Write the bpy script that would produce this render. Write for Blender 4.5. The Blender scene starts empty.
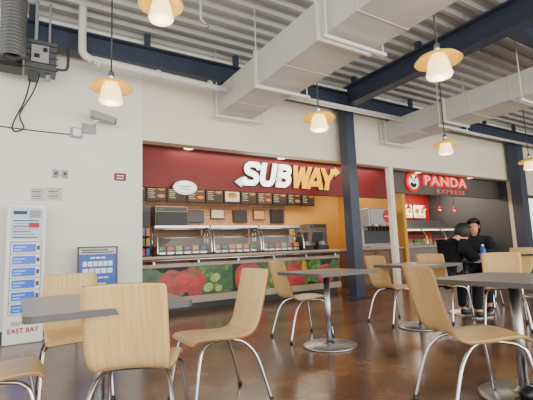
import bpy, bmesh, math, random
from mathutils import Vector, Matrix
random.seed(4)
COL = bpy.context.scene.collection

# ------------------------------------------------------------------ materials
def lin(c):
    r = []
    for v in c:
        v = v/255.0
        r.append(v/12.92 if v <= .04045 else ((v+.055)/1.055)**2.4)
    return (r[0], r[1], r[2], 1.0)
MC = {}
def mat(name, rgb, rough=.5, metal=0.0, noise=0.0, nscale=8.0, bump=0.0, emit=0.0, ecol=None, spec=None, coat=0.0):
    if name in MC: return MC[name]
    m = bpy.data.materials.new(name); m.use_nodes = True
    nt = m.node_tree; b = nt.nodes['Principled BSDF']
    b.inputs['Base Color'].default_value = lin(rgb)
    b.inputs['Roughness'].default_value = rough
    b.inputs['Metallic'].default_value = metal
    if spec is not None: b.inputs['Specular IOR Level'].default_value = spec
    if coat: b.inputs['Coat Weight'].default_value = coat
    if emit:
        b.inputs['Emission Color'].default_value = lin(ecol or rgb)
        b.inputs['Emission Strength'].default_value = emit
    if noise or bump:
        tc = nt.nodes.new('ShaderNodeTexCoord'); n = nt.nodes.new('ShaderNodeTexNoise')
        n.inputs['Scale'].default_value = nscale; n.inputs['Detail'].default_value = 4
        nt.links.new(tc.outputs['Object'], n.inputs['Vector'])
        if noise:
            r = nt.nodes.new('ShaderNodeValToRGB')
            c = lin(rgb)
            r.color_ramp.elements[0].position = .3; r.color_ramp.elements[1].position = .7
            r.color_ramp.elements[0].color = tuple(max(0, x*(1-noise)) for x in c[:3])+(1,)
            r.color_ramp.elements[1].color = tuple(min(1, x*(1+noise)) for x in c[:3])+(1,)
            nt.links.new(n.outputs['Fac'], r.inputs['Fac']); nt.links.new(r.outputs['Color'], b.inputs['Base Color'])
        if bump:
            bp = nt.nodes.new('ShaderNodeBump'); bp.inputs['Strength'].default_value = bump; bp.inputs['Distance'].default_value = .01
            nt.links.new(n.outputs['Fac'], bp.inputs['Height']); nt.links.new(bp.outputs['Normal'], b.inputs['Normal'])
    MC[name] = m; return m

def wood(name, a, b_):
    m = bpy.data.materials.new(name); m.use_nodes = True; nt = m.node_tree; b = nt.nodes['Principled BSDF']
    tc = nt.nodes.new('ShaderNodeTexCoord'); mp = nt.nodes.new('ShaderNodeMapping'); mp.inputs['Scale'].default_value = (22, 1.5, 1.5)
    n = nt.nodes.new('ShaderNodeTexNoise'); n.inputs['Scale'].default_value = 3; n.inputs['Detail'].default_value = 5
    r = nt.nodes.new('ShaderNodeValToRGB'); r.color_ramp.elements[0].position = .3; r.color_ramp.elements[1].position = .72
    r.color_ramp.elements[0].color = lin(a); r.color_ramp.elements[1].color = lin(b_)
    nt.links.new(tc.outputs['Object'], mp.inputs['Vector']); nt.links.new(mp.outputs[0], n.inputs['Vector'])
    nt.links.new(n.outputs['Fac'], r.inputs['Fac']); nt.links.new(r.outputs['Color'], b.inputs['Base Color'])
    b.inputs['Roughness'].default_value = .36
    return m

def floor_mat():
    m = bpy.data.materials.new('stained_concrete'); m.use_nodes = True; nt = m.node_tree; b = nt.nodes['Principled BSDF']
    tc = nt.nodes.new('ShaderNodeTexCoord')
    n = nt.nodes.new('ShaderNodeTexNoise'); n.inputs['Scale'].default_value = 2.2; n.inputs['Detail'].default_value = 10; n.inputs['Roughness'].default_value = .7
    r = nt.nodes.new('ShaderNodeValToRGB'); r.color_ramp.elements[0].position = .36; r.color_ramp.elements[1].position = .66
    r.color_ramp.elements[0].color = lin((58, 37, 26)); r.color_ramp.elements[1].color = lin((132, 92, 66))
    br = nt.nodes.new('ShaderNodeTexBrick'); br.offset = 0
    br.inputs['Color1'].default_value = (1, 1, 1, 1); br.inputs['Color2'].default_value = (1, 1, 1, 1); br.inputs['Mortar'].default_value = (.45, .45, .45, 1)
    br.inputs['Scale'].default_value = 1; br.inputs['Brick Width'].default_value = 2.4; br.inputs['Row Height'].default_value = 2.4; br.inputs['Mortar Size'].default_value = .006
    mx = nt.nodes.new('ShaderNodeMix'); mx.data_type = 'RGBA'; mx.blend_type = 'MULTIPLY'; mx.inputs[0].default_value = 1
    nt.links.new(tc.outputs['Object'], n.inputs['Vector']); nt.links.new(tc.outputs['Object'], br.inputs['Vector'])
    nt.links.new(n.outputs['Fac'], r.inputs['Fac']); nt.links.new(r.outputs['Color'], mx.inputs[6]); nt.links.new(br.outputs['Color'], mx.inputs[7])
    nt.links.new(mx.outputs[2], b.inputs['Base Color'])
    n2 = nt.nodes.new('ShaderNodeTexNoise'); n2.inputs['Scale'].default_value = 5; n2.inputs['Detail'].default_value = 5
    mr = nt.nodes.new('ShaderNodeMapRange'); mr.inputs[3].default_value = .12; mr.inputs[4].default_value = .28
    nt.links.new(tc.outputs['Object'], n2.inputs['Vector']); nt.links.new(n2.outputs['Fac'], mr.inputs[0]); nt.links.new(mr.outputs[0], b.inputs['Roughness'])
    b.inputs['Specular IOR Level'].default_value = .7
    return m

def tile_mat(name, c1, c2, mortar, w, h):
    m = bpy.data.materials.new(name); m.use_nodes = True; nt = m.node_tree; b = nt.nodes['Principled BSDF']
    tc = nt.nodes.new('ShaderNodeTexCoord'); mp = nt.nodes.new('ShaderNodeMapping'); mp.inputs['Rotation'].default_value = (math.pi/2, 0, 0)
    br = nt.nodes.new('ShaderNodeTexBrick'); br.inputs['Color1'].default_value = lin(c1); br.inputs['Color2'].default_value = lin(c2)
    br.inputs['Mortar'].default_value = lin(mortar); br.inputs['Scale'].default_value = 1; br.inputs['Brick Width'].default_value = w
    br.inputs['Row Height'].default_value = h; br.inputs['Mortar Size'].default_value = .006
    nt.links.new(tc.outputs['Object'], mp.inputs[0]); nt.links.new(mp.outputs[0], br.inputs['Vector']); nt.links.new(br.outputs['Color'], b.inputs['Base Color'])
    b.inputs['Roughness'].default_value = .4
    return m

def glass_mat():
    m = bpy.data.materials.new('clear_glass'); m.use_nodes = True; nt = m.node_tree; nt.nodes.clear()
    o = nt.nodes.new('ShaderNodeOutputMaterial'); mx = nt.nodes.new('ShaderNodeMixShader'); t = nt.nodes.new('ShaderNodeBsdfTransparent')
    g = nt.nodes.new('ShaderNodeBsdfGlossy'); g.inputs['Roughness'].default_value = .03; t.inputs[0].default_value = (.93, .96, .95, 1)
    mx.inputs[0].default_value = .07
    nt.links.new(t.outputs[0], mx.inputs[1]); nt.links.new(g.outputs[0], mx.inputs[2]); nt.links.new(mx.outputs[0], o.inputs[0])
    return m

def mural_mat():
    # printed vegetable photograph: soft leafy greens with streaks and mottling
    m = bpy.data.materials.new('leafy_print'); m.use_nodes = True; nt = m.node_tree; b = nt.nodes['Principled BSDF']
    tc = nt.nodes.new('ShaderNodeTexCoord'); n0 = nt.nodes.new('ShaderNodeTexNoise'); n0.inputs['Scale'].default_value = 6
    mx = nt.nodes.new('ShaderNodeVectorMath'); mx.operation = 'MULTIPLY_ADD'; mx.inputs[1].default_value = (.18, .18, .18)
    v = nt.nodes.new('ShaderNodeTexVoronoi'); v.inputs['Scale'].default_value = 9; v.feature = 'SMOOTH_F1'
    r = nt.nodes.new('ShaderNodeValToRGB')
    r.color_ramp.elements[0].position = .05; r.color_ramp.elements[0].color = lin((126, 168, 62))
    r.color_ramp.elements[1].position = .75; r.color_ramp.elements[1].color = lin((16, 34, 12))
    q = r.color_ramp.elements.new(.32); q.color = lin((60, 112, 34))
    nt.links.new(tc.outputs['Object'], n0.inputs['Vector']); nt.links.new(n0.outputs['Color'], mx.inputs[0]); nt.links.new(tc.outputs['Object'], mx.inputs[2])
    nt.links.new(mx.outputs[0], v.inputs['Vector']); nt.links.new(v.outputs['Distance'], r.inputs['Fac']); nt.links.new(r.outputs['Color'], b.inputs['Base Color'])
    b.inputs['Roughness'].default_value = .4
    return m

M_WALL = mat('cream_wall_paint', (236, 233, 223), .75, noise=.03, nscale=2, bump=.05)
M_HEAD = mat('white_wall_paint', (230, 222, 200), .75, noise=.03, nscale=2, bump=.05)
M_DECK = mat('galvanised_deck', (178, 179, 176), .5, .0, noise=.06, nscale=3)
M_BEAM = mat('blue_steel_paint', (50, 58, 76), .45, .0, noise=.1, nscale=5)
M_DUCT = mat('duct_white_paint', (198, 197, 190), .5, .0, noise=.04, nscale=3)
M_PIPE = mat('pipe_white_paint', (214, 213, 205), .45)
M_WOOD = wood('birch_plywood', (206, 166, 106), (226, 192, 134))
M_EDGE = mat('plywood_edge', (132, 92, 52), .55, noise=.15, nscale=30)
M_CHROME = mat('brushed_steel', (200, 200, 202), .2, 1.0)
M_CHROME2 = mat('satin_steel', (172, 173, 175), .33, 1.0, noise=.06, nscale=6)
M_TOP = mat('grey_laminate', (138, 134, 128), .3, noise=.08, nscale=60)
M_TEDGE = mat('dark_grey_edge', (82, 80, 80), .5)
M_BLACK = mat('black_plastic', (24, 24, 26), .45)
M_DGREY = mat('dark_grey_metal', (66, 68, 72), .45, .3)
M_GREY = mat('grey_plastic', (150, 152, 155), .5)
M_WHITE = mat('white_plastic', (238, 238, 235), .45)
M_RED = mat('red_fascia_paint', (118, 14, 18), .5, noise=.08, nscale=3)
M_REDB = mat('bright_red', (200, 18, 24), .45)
M_BLUE = mat('poster_blue', (20, 84, 170), .4, emit=.1)
M_GLASS = glass_mat()

# ------------------------------------------------------------------ geometry
class G:
    def __init__(s): s.bm = bmesh.new(); s.mats = []
    def mi(s, m):
        if m not in s.mats: s.mats.append(m)
        return s.mats.index(m)
    def box(s, x0, x1, y0, y1, z0, z1, m, rot=None):
        i = s.mi(m); c = Vector(((x0+x1)/2, (y0+y1)/2, (z0+z1)/2)); vs = []
        for x in (x0, x1):
            for y in (y0, y1):
                for z in (z0, z1):
                    v = Vector((x, y, z))
                    if rot is not None: v = c+rot@(v-c)
                    vs.append(s.bm.verts.new(v))
        for f in ((0, 1, 3, 2), (4, 6, 7, 5), (0, 4, 5, 1), (2, 3, 7, 6), (0, 2, 6, 4), (1, 5, 7, 3)):
            s.bm.faces.new([vs[k] for k in f]).material_index = i
        return s
    def tube(s, pts, r, m, seg=10, caps=True):
        i = s.mi(m); pts = [Vector(p) for p in pts]; rr = r if isinstance(r, (list, tuple)) else [r]*len(pts)
        rings = []; prev = None
        for k, p in enumerate(pts):
            a = pts[max(0, k-1)]; b = pts[min(len(pts)-1, k+1)]; t = (b-a).normalized()
            if prev is None:
                n = t.orthogonal().normalized()
            else:
                n = (prev-t*prev.dot(t)).normalized()
            prev = n; bi = t.cross(n)
            rings.append([s.bm.verts.new(p+(n*math.cos(2*math.pi*j/seg)+bi*math.sin(2*math.pi*j/seg))*rr[k]) for j in range(seg)])
        for k in range(len(rings)-1):
            for j in range(seg):
                f = s.bm.faces.new([rings[k][j], rings[k][(j+1) % seg], rings[k+1][(j+1) % seg], rings[k+1][j]]); f.material_index = i; f.smooth = True
        if caps:
            s.bm.faces.new(rings[0][::-1]).material_index = i; s.bm.faces.new(rings[-1]).material_index = i
        return s
    def lathe(s, prof, m, c=(0, 0, 0), seg=28, axis='Z'):
        i = s.mi(m); rings = []
        def P(r, z, a):
            x, y = r*math.cos(a), r*math.sin(a)
            v = (x, y, z) if axis == 'Z' else ((x, -z, y) if axis == 'Y' else (z, x, y))
            return Vector(v)+Vector(c)
        for r, z in prof:
            if r < 1e-5: rings.append([s.bm.verts.new(P(0, z, 0))])
            else: rings.append([s.bm.verts.new(P(r, z, 2*math.pi*j/seg)) for j in range(seg)])
        for k in range(len(rings)-1):
            A, B = rings[k], rings[k+1]
            for j in range(seg):
                q = [A[j % len(A)], A[(j+1) % len(A)], B[(j+1) % len(B)], B[j % len(B)]]
                u = []
                for v in q:
                    if v not in u: u.append(v)
                if len(u) > 2:
                    try:
                        f = s.bm.faces.new(u); f.material_index = i; f.smooth = True
                    except ValueError: pass
        return s
    def poly(s, pts, m):
        f = s.bm.faces.new([s.bm.verts.new(Vector(p)) for p in pts]); f.material_index = s.mi(m); return s
    def disc(s, x, z, y, rx, rz, m, seg=20, a0=0, a1=2*math.pi, rot=0, irr=0, clip=None):
        pts = []; ph = random.random()*6
        for j in range(seg):
            a = a0+(a1-a0)*j/seg
            q = 1+irr*math.sin(5*a+ph)+irr*.6*math.sin(3*a+ph*2)
            px, pz = rx*math.cos(a)*q, rz*math.sin(a)*q
            X = x+px*math.cos(rot)-pz*math.sin(rot); Zz = z+px*math.sin(rot)+pz*math.cos(rot)
            if clip: X = min(max(X, clip[0]), clip[1]); Zz = min(max(Zz, clip[2]), clip[3])
            pts.append((X, y, Zz))
        return s.poly(pts, m)
    def prism(s, pts, y0, y1, m):
        i = s.mi(m); A = [s.bm.verts.new((x, y0, z)) for x, z in pts]; B = [s.bm.verts.new((x, y1, z)) for x, z in pts]
        s.bm.faces.new(A).material_index = i; s.bm.faces.new(B[::-1]).material_index = i
        n = len(pts)
        for k in range(n): s.bm.faces.new([A[k], B[k], B[(k+1) % n], A[(k+1) % n]]).material_index = i
        return s
    def prismz(s, pts, z0, z1, m, me=None):
        i = s.mi(m); ie = s.mi(me or m); A = [s.bm.verts.new((x, y, z0)) for x, y in pts]; B = [s.bm.verts.new((x, y, z1)) for x, y in pts]
        s.bm.faces.new(A[::-1]).material_index = ie; s.bm.faces.new(B).material_index = i
        n = len(pts)
        for k in range(n): s.bm.faces.new([A[k], A[(k+1) % n], B[(k+1) % n], B[k]]).material_index = ie
        return s
    def obj(s, name, parent=None, loc=(0, 0, 0), rotz=0, bevel=0, smooth=False, normals=True, label=None):
        if normals: bmesh.ops.recalc_face_normals(s.bm, faces=s.bm.faces)
        me = bpy.data.meshes.new(name); s.bm.to_mesh(me); s.bm.free()
        for m in s.mats: me.materials.append(m)
        o = bpy.data.objects.new(name, me); COL.objects.link(o); o.location = loc; o.rotation_euler = (0, 0, rotz)
        if smooth:
            for p in me.polygons: p.use_smooth = True
        if parent: o.parent = parent
        if bevel:
            b = o.modifiers.new('bevel', 'BEVEL'); b.width = bevel; b.segments = 2; b.limit_method = 'ANGLE'
        if label: o['label'] = label
        return o

def meta(o, label, cat, group=None):
    o['label'] = label; o['category'] = cat
    if group: o['group'] = group
    return o
def empty(name, loc, rotz, label, cat, group=None):
    o = bpy.data.objects.new(name, None); COL.objects.link(o); o.location = loc; o.rotation_euler = (0, 0, rotz); o.empty_display_size = .1
    return meta(o, label, cat, group)
def struct(o): o['kind'] = 'structure'; return o
def dup(root, loc, rotz, label=None):
    n = root.copy(); COL.objects.link(n); n.location = loc; n.rotation_euler = (0, 0, rotz)
    if label: n['label'] = label
    def rec(src, dst):
        for c in src.children:
            k = c.copy(); COL.objects.link(k); k.parent = dst; rec(c, k)
    rec(root, n)
    return n
def rounded(x0, x1, y0, y1, r, n=5):
    pts = []
    for cx, cy, a in ((x1-r, y1-r, 0), (x0+r, y1-r, 90), (x0+r, y0+r, 180), (x1-r, y0+r, 270)):
        for k in range(n+1):
            t = math.radians(a+90*k/n); pts.append((cx+r*math.cos(t), cy+r*math.sin(t)))
    return pts
def spline(pts, n=8):
    out = []; P = [Vector(p) for p in pts]
    for k in range(len(P)-1):
        p0 = P[max(0, k-1)]; p1 = P[k]; p2 = P[k+1]; p3 = P[min(len(P)-1, k+2)]
        for j in range(n):
            t = j/n
            out.append(.5*((2*p1)+(p2-p0)*t+(2*p0-5*p1+4*p2-p3)*t*t+(3*p1-p0-3*p2+p3)*t**3))
    out.append(P[-1]); return out
def text(name, body, size, m, parent, loc, extrude=.01, offset=0.0, sx=1.0, shear=0.0, align='CENTER', width=None, spacing=1.0):
    c = bpy.data.curves.new(name, 'FONT'); c.body = body; c.size = size; c.extrude = extrude; c.offset = offset; c.shear = shear
    c.align_x = align; c.align_y = 'CENTER'; c.space_character = spacing
    t = bpy.data.objects.new('tmp', c); COL.objects.link(t); bpy.context.view_layer.update()
    me = bpy.data.meshes.new_from_object(t.evaluated_get(bpy.context.evaluated_depsgraph_get()))
    bpy.data.objects.remove(t)
    xs = [v.co.x for v in me.vertices]; ys = [v.co.y for v in me.vertices]
    k = sx if width is None else width/(max(xs)-min(xs)); cx = (max(xs)+min(xs))/2; cy = (max(ys)+min(ys))/2
    for v in me.vertices:
        v.co.x = (v.co.x-cx)*k; v.co.y -= cy
    me.materials.clear(); me.materials.append(m)
    o = bpy.data.objects.new(name, me); COL.objects.link(o); o.rotation_euler = (math.pi/2, 0, 0); o.location = loc
    if parent: o.parent = parent
    return o

# ------------------------------------------------------------------ camera
e = .97; a = math.radians(2.2); p = math.radians(7.1); yaw = math.radians(31.8)
F0 = Vector((math.sin(yaw), math.cos(yaw), 0)); R = Vector((math.cos(yaw), -math.sin(yaw), 0)); Z = Vector((0, 0, 1))
F = F0*math.cos(p)+Z*math.sin(p); U = Z*math.cos(p)-F0*math.sin(p)
cx = R*math.cos(a)-U*math.sin(a); cy = R*math.sin(a)+U*math.cos(a); cz = -F
cam = bpy.data.cameras.new('camera'); co = bpy.data.objects.new('camera', cam); COL.objects.link(co)
mw = Matrix((cx, cy, cz)).transposed().to_4x4(); mw.translation = Vector((0, 0, e)); co.matrix_world = mw
cam.sensor_width = 36; cam.lens = 27.0; cam.clip_start = .05
bpy.context.scene.camera = co

# ------------------------------------------------------------------ room shell
H = 4.28
struct(G().box(-5, 19, -5, 10.2, -.1, 0, floor_mat()).obj('floor'))
g = G(); prof = []
y = -5.0
while y < 6.0:
    prof += [(y, H+.05), (y+.13, H+.05), (y+.16, H), (y+.22, H)]; y += .25
prof.append((y, H+.05)); im = g.mi(M_DECK)
A = [g.bm.verts.new((-5, q[0], q[1])) for q in prof]; B = [g.bm.verts.new((19, q[0], q[1])) for q in prof]
for k in range(len(prof)-1): g.bm.faces.new([A[k], B[k], B[k+1], A[k+1]]).material_index = im
g.box(-5, 19, -5, 6.1, H+.051, H+.12, M_DECK)
struct(g.obj('ceiling', normals=False))
struct(G().box(-5, 1.54, 6.0, 6.2, 0, H, M_WALL).obj('wall_west'))
struct(G().box(1.54, 12.2, 6.0, 6.2, 2.7, H, M_HEAD).obj('wall_header'))
struct(G().box(6.95, 7.08, 6.0, 6.1, 0, 2.7, M_HEAD).obj('wall_pier'))
struct(G().box(12.2, 12.4, 6.0, 6.2, 0, H, M_HEAD).box(12.4, 16.5, 6, 6.2, 2.3, H, M_HEAD).box(16.5, 19, 6, 6.2, 0, H, M_HEAD).obj('wall_east'))
struct(G().box(18.8, 19, -5, 6, 0, H, M_HEAD).obj('wall_end'))
struct(G().box(-5, 1.53, 5.985, 6.0, 0, .1, M_DGREY).obj('baseboard_west'))
g = G().box(12.4, 12.48, 6.02, 6.12, 0, 2.3, M_DGREY).box(16.42, 16.5, 6.02, 6.12, 0, 2.3, M_DGREY).box(12.4, 16.5, 6.02, 6.12, 2.22, 2.3, M_DGREY)
for k in range(1, 4): g.box(12.5+k, 12.56+k, 6.02, 6.12, 0, 2.3, M_DGREY)
g.box(12.4, 16.5, 6.06, 6.07, 0, 2.3, M_GLASS)
struct(g.obj('window_1'))
M_TAN = mat('tan_shop_wall', (186, 134, 82), .6, noise=.06, nscale=3)
M_SOFF = mat('taupe_soffit', (130, 108, 90), .7)
M_TILE = tile_mat('brown_brick_tile', (184, 130, 82), (164, 112, 70), (118, 84, 58), .2, .08)
M_YEL = mat('mustard_wall', (206, 152, 66), .6)
M_DRED = mat('panda_red_wall', (160, 28, 22), .6)
struct(G().box(1.4, 6.1, 8.9, 9.0, 0, 2.75, M_TILE).obj('wall_back'))
struct(G().box(6.1, 8.0, 8.9, 9.0, 0, 2.75, M_YEL).obj('wall_back'))
struct(G().box(8.1, 12.4, 8.9, 9.0, 0, 2.75, M_DRED).obj('wall_back'))
struct(G().box(1.4, 1.54, 6.2, 9.0, 0, 2.75, M_TAN).obj('wall_side'))
struct(G().box(8.0, 8.1, 6.56, 8.9, 0, 2.75, M_YEL).obj('wall_partition'))
struct(G().box(12.2, 12.3, 6.2, 9.0, 0, 2.75, M_DGREY).obj('wall_side'))
struct(G().box(1.4, 12.4, 6.2, 9.0, 2.74, 2.8, M_SOFF).obj('ceiling'))
struct(G().box(1.54, 7.42, 6.45, 6.55, 2.06, 2.74, M_RED).obj('trim_1'))
M_PF = mat('charcoal_fascia', (88, 84, 82), .5, noise=.08, nscale=4)
struct(G().box(7.44, 12.2, 6.45, 6.55, 2.22, 2.74, M_PF).obj('trim_2'))

# ------------------------------------------------------------------ steel
def ibeam_x(x0, x1, y, z0, z1, w, name, label):
    g = G().box(x0, x1, y-w/2, y+w/2, z0, z0+.025, M_BEAM).box(x0, x1, y-w/2, y+w/2, z1-.025, z1, M_BEAM).box(x0, x1, y-.01, y+.01, z0+.025, z1-.025, M_BEAM)
    n = int((x1-x0)/1.5)
    for k in range(n+1): g.box(x0+.1+k*1.5-.04, x0+.1+k*1.5+.04, y-.04, y+.04, z1, H, M_BEAM)
    meta(g.obj(name), label, 'beam')
def ibeam_y(y0, y1, x, z0, z1, w, name, label):
    g = G().box(x-w/2, x+w/2, y0, y1, z0, z0+.025, M_BEAM).box(x-w/2, x+w/2, y0, y1, z1-.025, z1, M_BEAM).box(x-.01, x+.01, y0, y1, z0+.025, z1-.025, M_BEAM)
    n = int((y1-y0)/1.5)
    for k in range(n+1): g.box(x-.04, x+.04, y1-.2-k*1.5-.04, y1-.2-k*1.5+.04, z1, H, M_BEAM)
    meta(g.obj(name), label, 'beam')
ibeam_x(-.05, 18.8, 5.75, 3.74, 4.05, .2, 'steel_beam', 'long dark blue steel beam along the front wall')
ibeam_y(-5, 5.64, 5.5, 3.74, 4.12, .22, 'steel_beam', 'dark blue steel girder spanning out from the column')
ibeam_x(5.62, 18.8, 2.62, 3.84, 4.12, .2, 'steel_beam', 'dark blue steel cross beam under the metal deck')
for x, hw in ((5.52, .11), (11.95, .15)):
    g = G().box(x-hw, x+hw, 5.75-hw, 5.75+hw, .02, 3.735, M_BEAM).box(x-.18, x+.18, 5.57, 5.93, 0, .02, M_BEAM).box(x-.17, x+.17, 5.58, 5.92, 3.715, 3.735, M_BEAM)
    meta(g.obj('steel_column', bevel=.008), 'dark blue square steel column standing before the shops', 'column', 'steel columns')

# ------------------------------------------------------------------ ducts
def duct(x0, x1, z0, z1, segs, label):
    r = empty('air_duct', ((x0+x1)/2, 6, z0), 0, label, 'duct')
    def L(o): o.location = (-(x0+x1)/2, -6, -z0); return o
    g = G()
    for y0, y1, gx in segs:
        g.box(x0-gx, x1+gx, y0, y1, z0-gx*.3, z1+gx*.3, M_DUCT)
        k = y0+.7
        while k < y1-.3:
            g.box(x0-gx-.006, x1+gx+.006, k-.008, k+.008, z0-gx*.3-.006, z1+gx*.3+.006, M_DUCT); k += .7
    L(g.obj('duct_body', r))
    for y0, y1, gx in segs:
        q = .035
        L(G().box(x0-gx-q, x1+gx+q, y1-.03, y1+.0, z0-gx*.3-q, z1+gx*.3+q, M_PIPE).obj('flange', r))
    for yy in (5.75, 4.45, 3.0):
        if yy < segs[-1][0]: continue
        g = G().tube([(x0-.1, yy, H), (x0-.1, yy, z0-.09)], .01, M_PIPE, 6).tube([(x1+.09, yy, H), (x1+.09, yy, z0-.09)], .01, M_PIPE, 6)
        g.box(x0-.14, x1+.13, yy-.02, yy+.02, z0-.12, z0-.08, M_PIPE)
        L(g.obj('hanger', r))
duct(2.78, 3.44, 3.27, 3.72, [(4.6, 5.98, 0), (3.2, 4.6, .02), (1.2, 3.2, .04), (-2, 1.2, .06)], 'white painted rectangular air duct on trapeze hangers')
duct(6.75, 7.43, 3.25, 3.64, [(4.4, 5.98, 0), (2.5, 4.4, .02), (-1, 2.5, .04)], 'smaller white rectangular air duct near the second shop')

g = G().tube(spline([(.62, 5.45, H), (.62, 5.45, 3.75), (.64, 5.45, 3.62), (.75, 5.45, 3.56), (.95, 5.45, 3.56), (2.7, 5.45, 3.5)], 5), .05, M_PIPE, 12)
for x in (.8, 1.6, 2.4): g.tube([(x, 5.45, 3.54), (x+.05, 5.45, 3.54)], .062, M_PIPE, 12)
meta(g.obj('drain_pipe'), 'white drain pipe with elbow running below the beam', 'pipe')
meta(G().tube([(3.6, 5.4, 3.6), (6.7, 5.4, 3.6)], .035, M_PIPE, 10).obj('conduit_pipe'), 'white pipe running along the wall between ducts', 'pipe')
meta(G().tube([(7.56, 5.4, 3.6), (12.3, 5.4, 3.6)], .035, M_PIPE, 10).obj('conduit_pipe'), 'white pipe running from the smaller duct', 'pipe')
meta(G().tube([(3.6, 5.3, 3.5), (6.7, 5.3, 3.5)], .016, M_PIPE, 8).obj('conduit_pipe'), 'slim white sprinkler line below the beam', 'pipe')
meta(G().tube([(-4, 3.6, 4.1), (2.7, 3.6, 4.1)], .025, M_PIPE, 8).obj('conduit_pipe'), 'thin white pipe under the metal deck', 'pipe')
meta(G().tube([(1.9, 4.5, H), (1.9, 4.5, 3.95), (1.98, 4.5, 3.9)], .014, M_PIPE, 8).lathe([(0, -.02), (.03, -.02), (.03, .0), (.012, .03)], M_CHROME, (1.98, 4.5, 3.88), 10).obj('sprinkler_head'), 'small ceiling sprinkler on a drop pipe', 'sprinkler')

# left: electrical box, flex duct, wiring
M_MECH = mat('mechanical_grey', (84, 86, 88), .45, .3)
r = empty('electrical_box', (0, 0, 0), 0, 'dark grey electrical box with conduits hanging at the beam', 'electrical box')
g = G().box(-.02, .33, 5.5, 5.72, 3.3, 3.7, M_MECH)
for k in range(5): g.box(-.04, .35, 5.48, 5.5, 3.32+k*.08, 3.33+k*.08, M_DGREY)
g.obj('enclosure', r)
G().box(.05, .24, 5.46, 5.48, 3.4, 3.62, M_GREY).box(.08, .14, 5.45, 5.46, 3.45, 3.5, M_BLACK).lathe([(0, 0), (.025, 0), (.025, .03), (0, .03)], M_BLACK, (.2, 5.455, 3.56), 12, 'Y').obj('cover', r)
G().tube(spline([(.33, 5.6, 3.4), (.45, 5.6, 3.42), (.47, 5.6, 3.55), (.47, 5.6, 3.72)], 4), .018, M_DGREY, 8).tube(spline([(.1, 5.6, 3.7), (.1, 5.6, 4.0), (.1, 5.6, H)], 3), .02, M_GREY, 8).tube(spline([(.25, 5.6, 3.7), (.25, 5.6, 4.0), (.25, 5.6, H)], 3), .014, M_GREY, 8).obj('conduit', r)
G().box(.02, .12, 5.52, 5.66, 3.2, 3.3, M_DGREY).obj('connector', r)
G().lathe([(0, -.08), (.03, -.08), (.035, 0), (0, 0)], M_GREY, (.24, 5.6, 3.3), 12).obj('connector', r)
g = G(); pr = []
for k in range(22): pr += [(.135, 4.25-k*.042), (.135, 4.25-k*.042-.016), (.1, 4.25-k*.042-.024), (.1, 4.25-k*.042-.036)]
g.lathe(pr, mat('coil_grey', (110, 112, 114), .4, .5), (-.14, 5.3, 0), 20)
meta(g.obj('flexible_duct'), 'grey ribbed flexible duct hanging from the ceiling', 'duct')
g = G().box(-.35, -.04, 5.5, 5.75, 3.3, 3.5, M_BLACK).box(-.3, -.1, 5.46, 5.5, 3.34, 3.4, M_MECH)
meta(g.obj('control_unit'), 'black control unit beside the electrical box', 'electrical unit')
g = G().tube(spline([(.05, 5.6, 3.2), (.0, 5.8, 3.0), (-.12, 5.95, 2.72), (-.1, 5.97, 2.62), (.0, 5.96, 2.68), (-.05, 5.95, 2.85), (.08, 5.8, 3.1), (.15, 5.6, 3.29)], 6), .009, M_BLACK, 6)
g.tube(spline([(-.6, 5.98, 2.68), (.1, 5.98, 2.66), (.55, 5.98, 2.66)], 4), .007, M_BLACK, 6)
meta(g.obj('loose_cable'), 'black cables drooping from the electrical box', 'cable')
r = empty('security_camera', (.9, 6, 2.84), 0, 'white bullet security camera on a wall bracket', 'camera')
G().box(-.2, -.02, -.04, 0, -.14, .0, M_GREY).obj('junction_box', r, bevel=.005)
G().tube(spline([(-.1, -.04, -.02), (-.06, -.15, .0), (.0, -.22, .03)], 4), .015, M_WHITE, 8).obj('bracket', r)
rt = Matrix.Rotation(math.radians(12), 3, 'Y')
G().box(-.12, .2, -.3, -.18, .0, .1, M_GREY, rt).box(-.14, .22, -.31, -.17, .09, .106, M_WHITE, rt).obj('housing', r, bevel=.01)
G().box(.2, .21, -.28, -.2, -.03, .04, M_BLACK, rt).obj('lens', r)
meta(G().box(.56, .7, 5.94, 5.999, 2.62, 2.76, M_GREY).box(.58, .68, 5.93, 5.94, 2.64, 2.74, M_WHITE).obj('junction_box', bevel=.004), 'grey square junction box on the cream wall', 'junction box')
for x in (.35, .46): meta(G().box(x, x+.075, 5.975, 5.999, 2.04, 2.15, M_GREY).box(x+.02, x+.055, 5.97, 5.975, 2.08, 2.12, M_DGREY).obj('wall_switch', bevel=.003), 'small grey switch plate on the cream wall', 'switch', 'wall switch plates')
M_SIGNR = mat('dark_red_sign', (120, 20, 26), .5)
g = G().box(1.14, 1.3, 5.985, 5.999, 2.05, 2.16, M_SIGNR)
for k in range(2): g.box(1.17, 1.27, 5.983, 5.985, 2.075+k*.04, 2.09+k*.04, M_WHITE)
meta(g.obj('wall_sign'), 'small dark red sign with white lettering on wall', 'sign')
M_PAPER = mat('paper_offwhite', (206, 204, 196), .7)
for (x0, x1, z0, z1) in ((.1, .28, 1.72, 1.9), (.285, .48, 1.73, 1.91)):
    g = G().box(x0, x1, 5.992, 5.999, z0, z1, M_PAPER)
    for k in range(5): g.box(x0+.02, x1-.02-(k % 2)*.03, 5.99, 5.992, z1-.035-k*.03, z1-.022-k*.03, M_DGREY if k % 2 else M_GREY)
    meta(g.obj('paper_notice'), 'white printed paper notice taped to wall', 'notice', 'paper notices')

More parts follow.
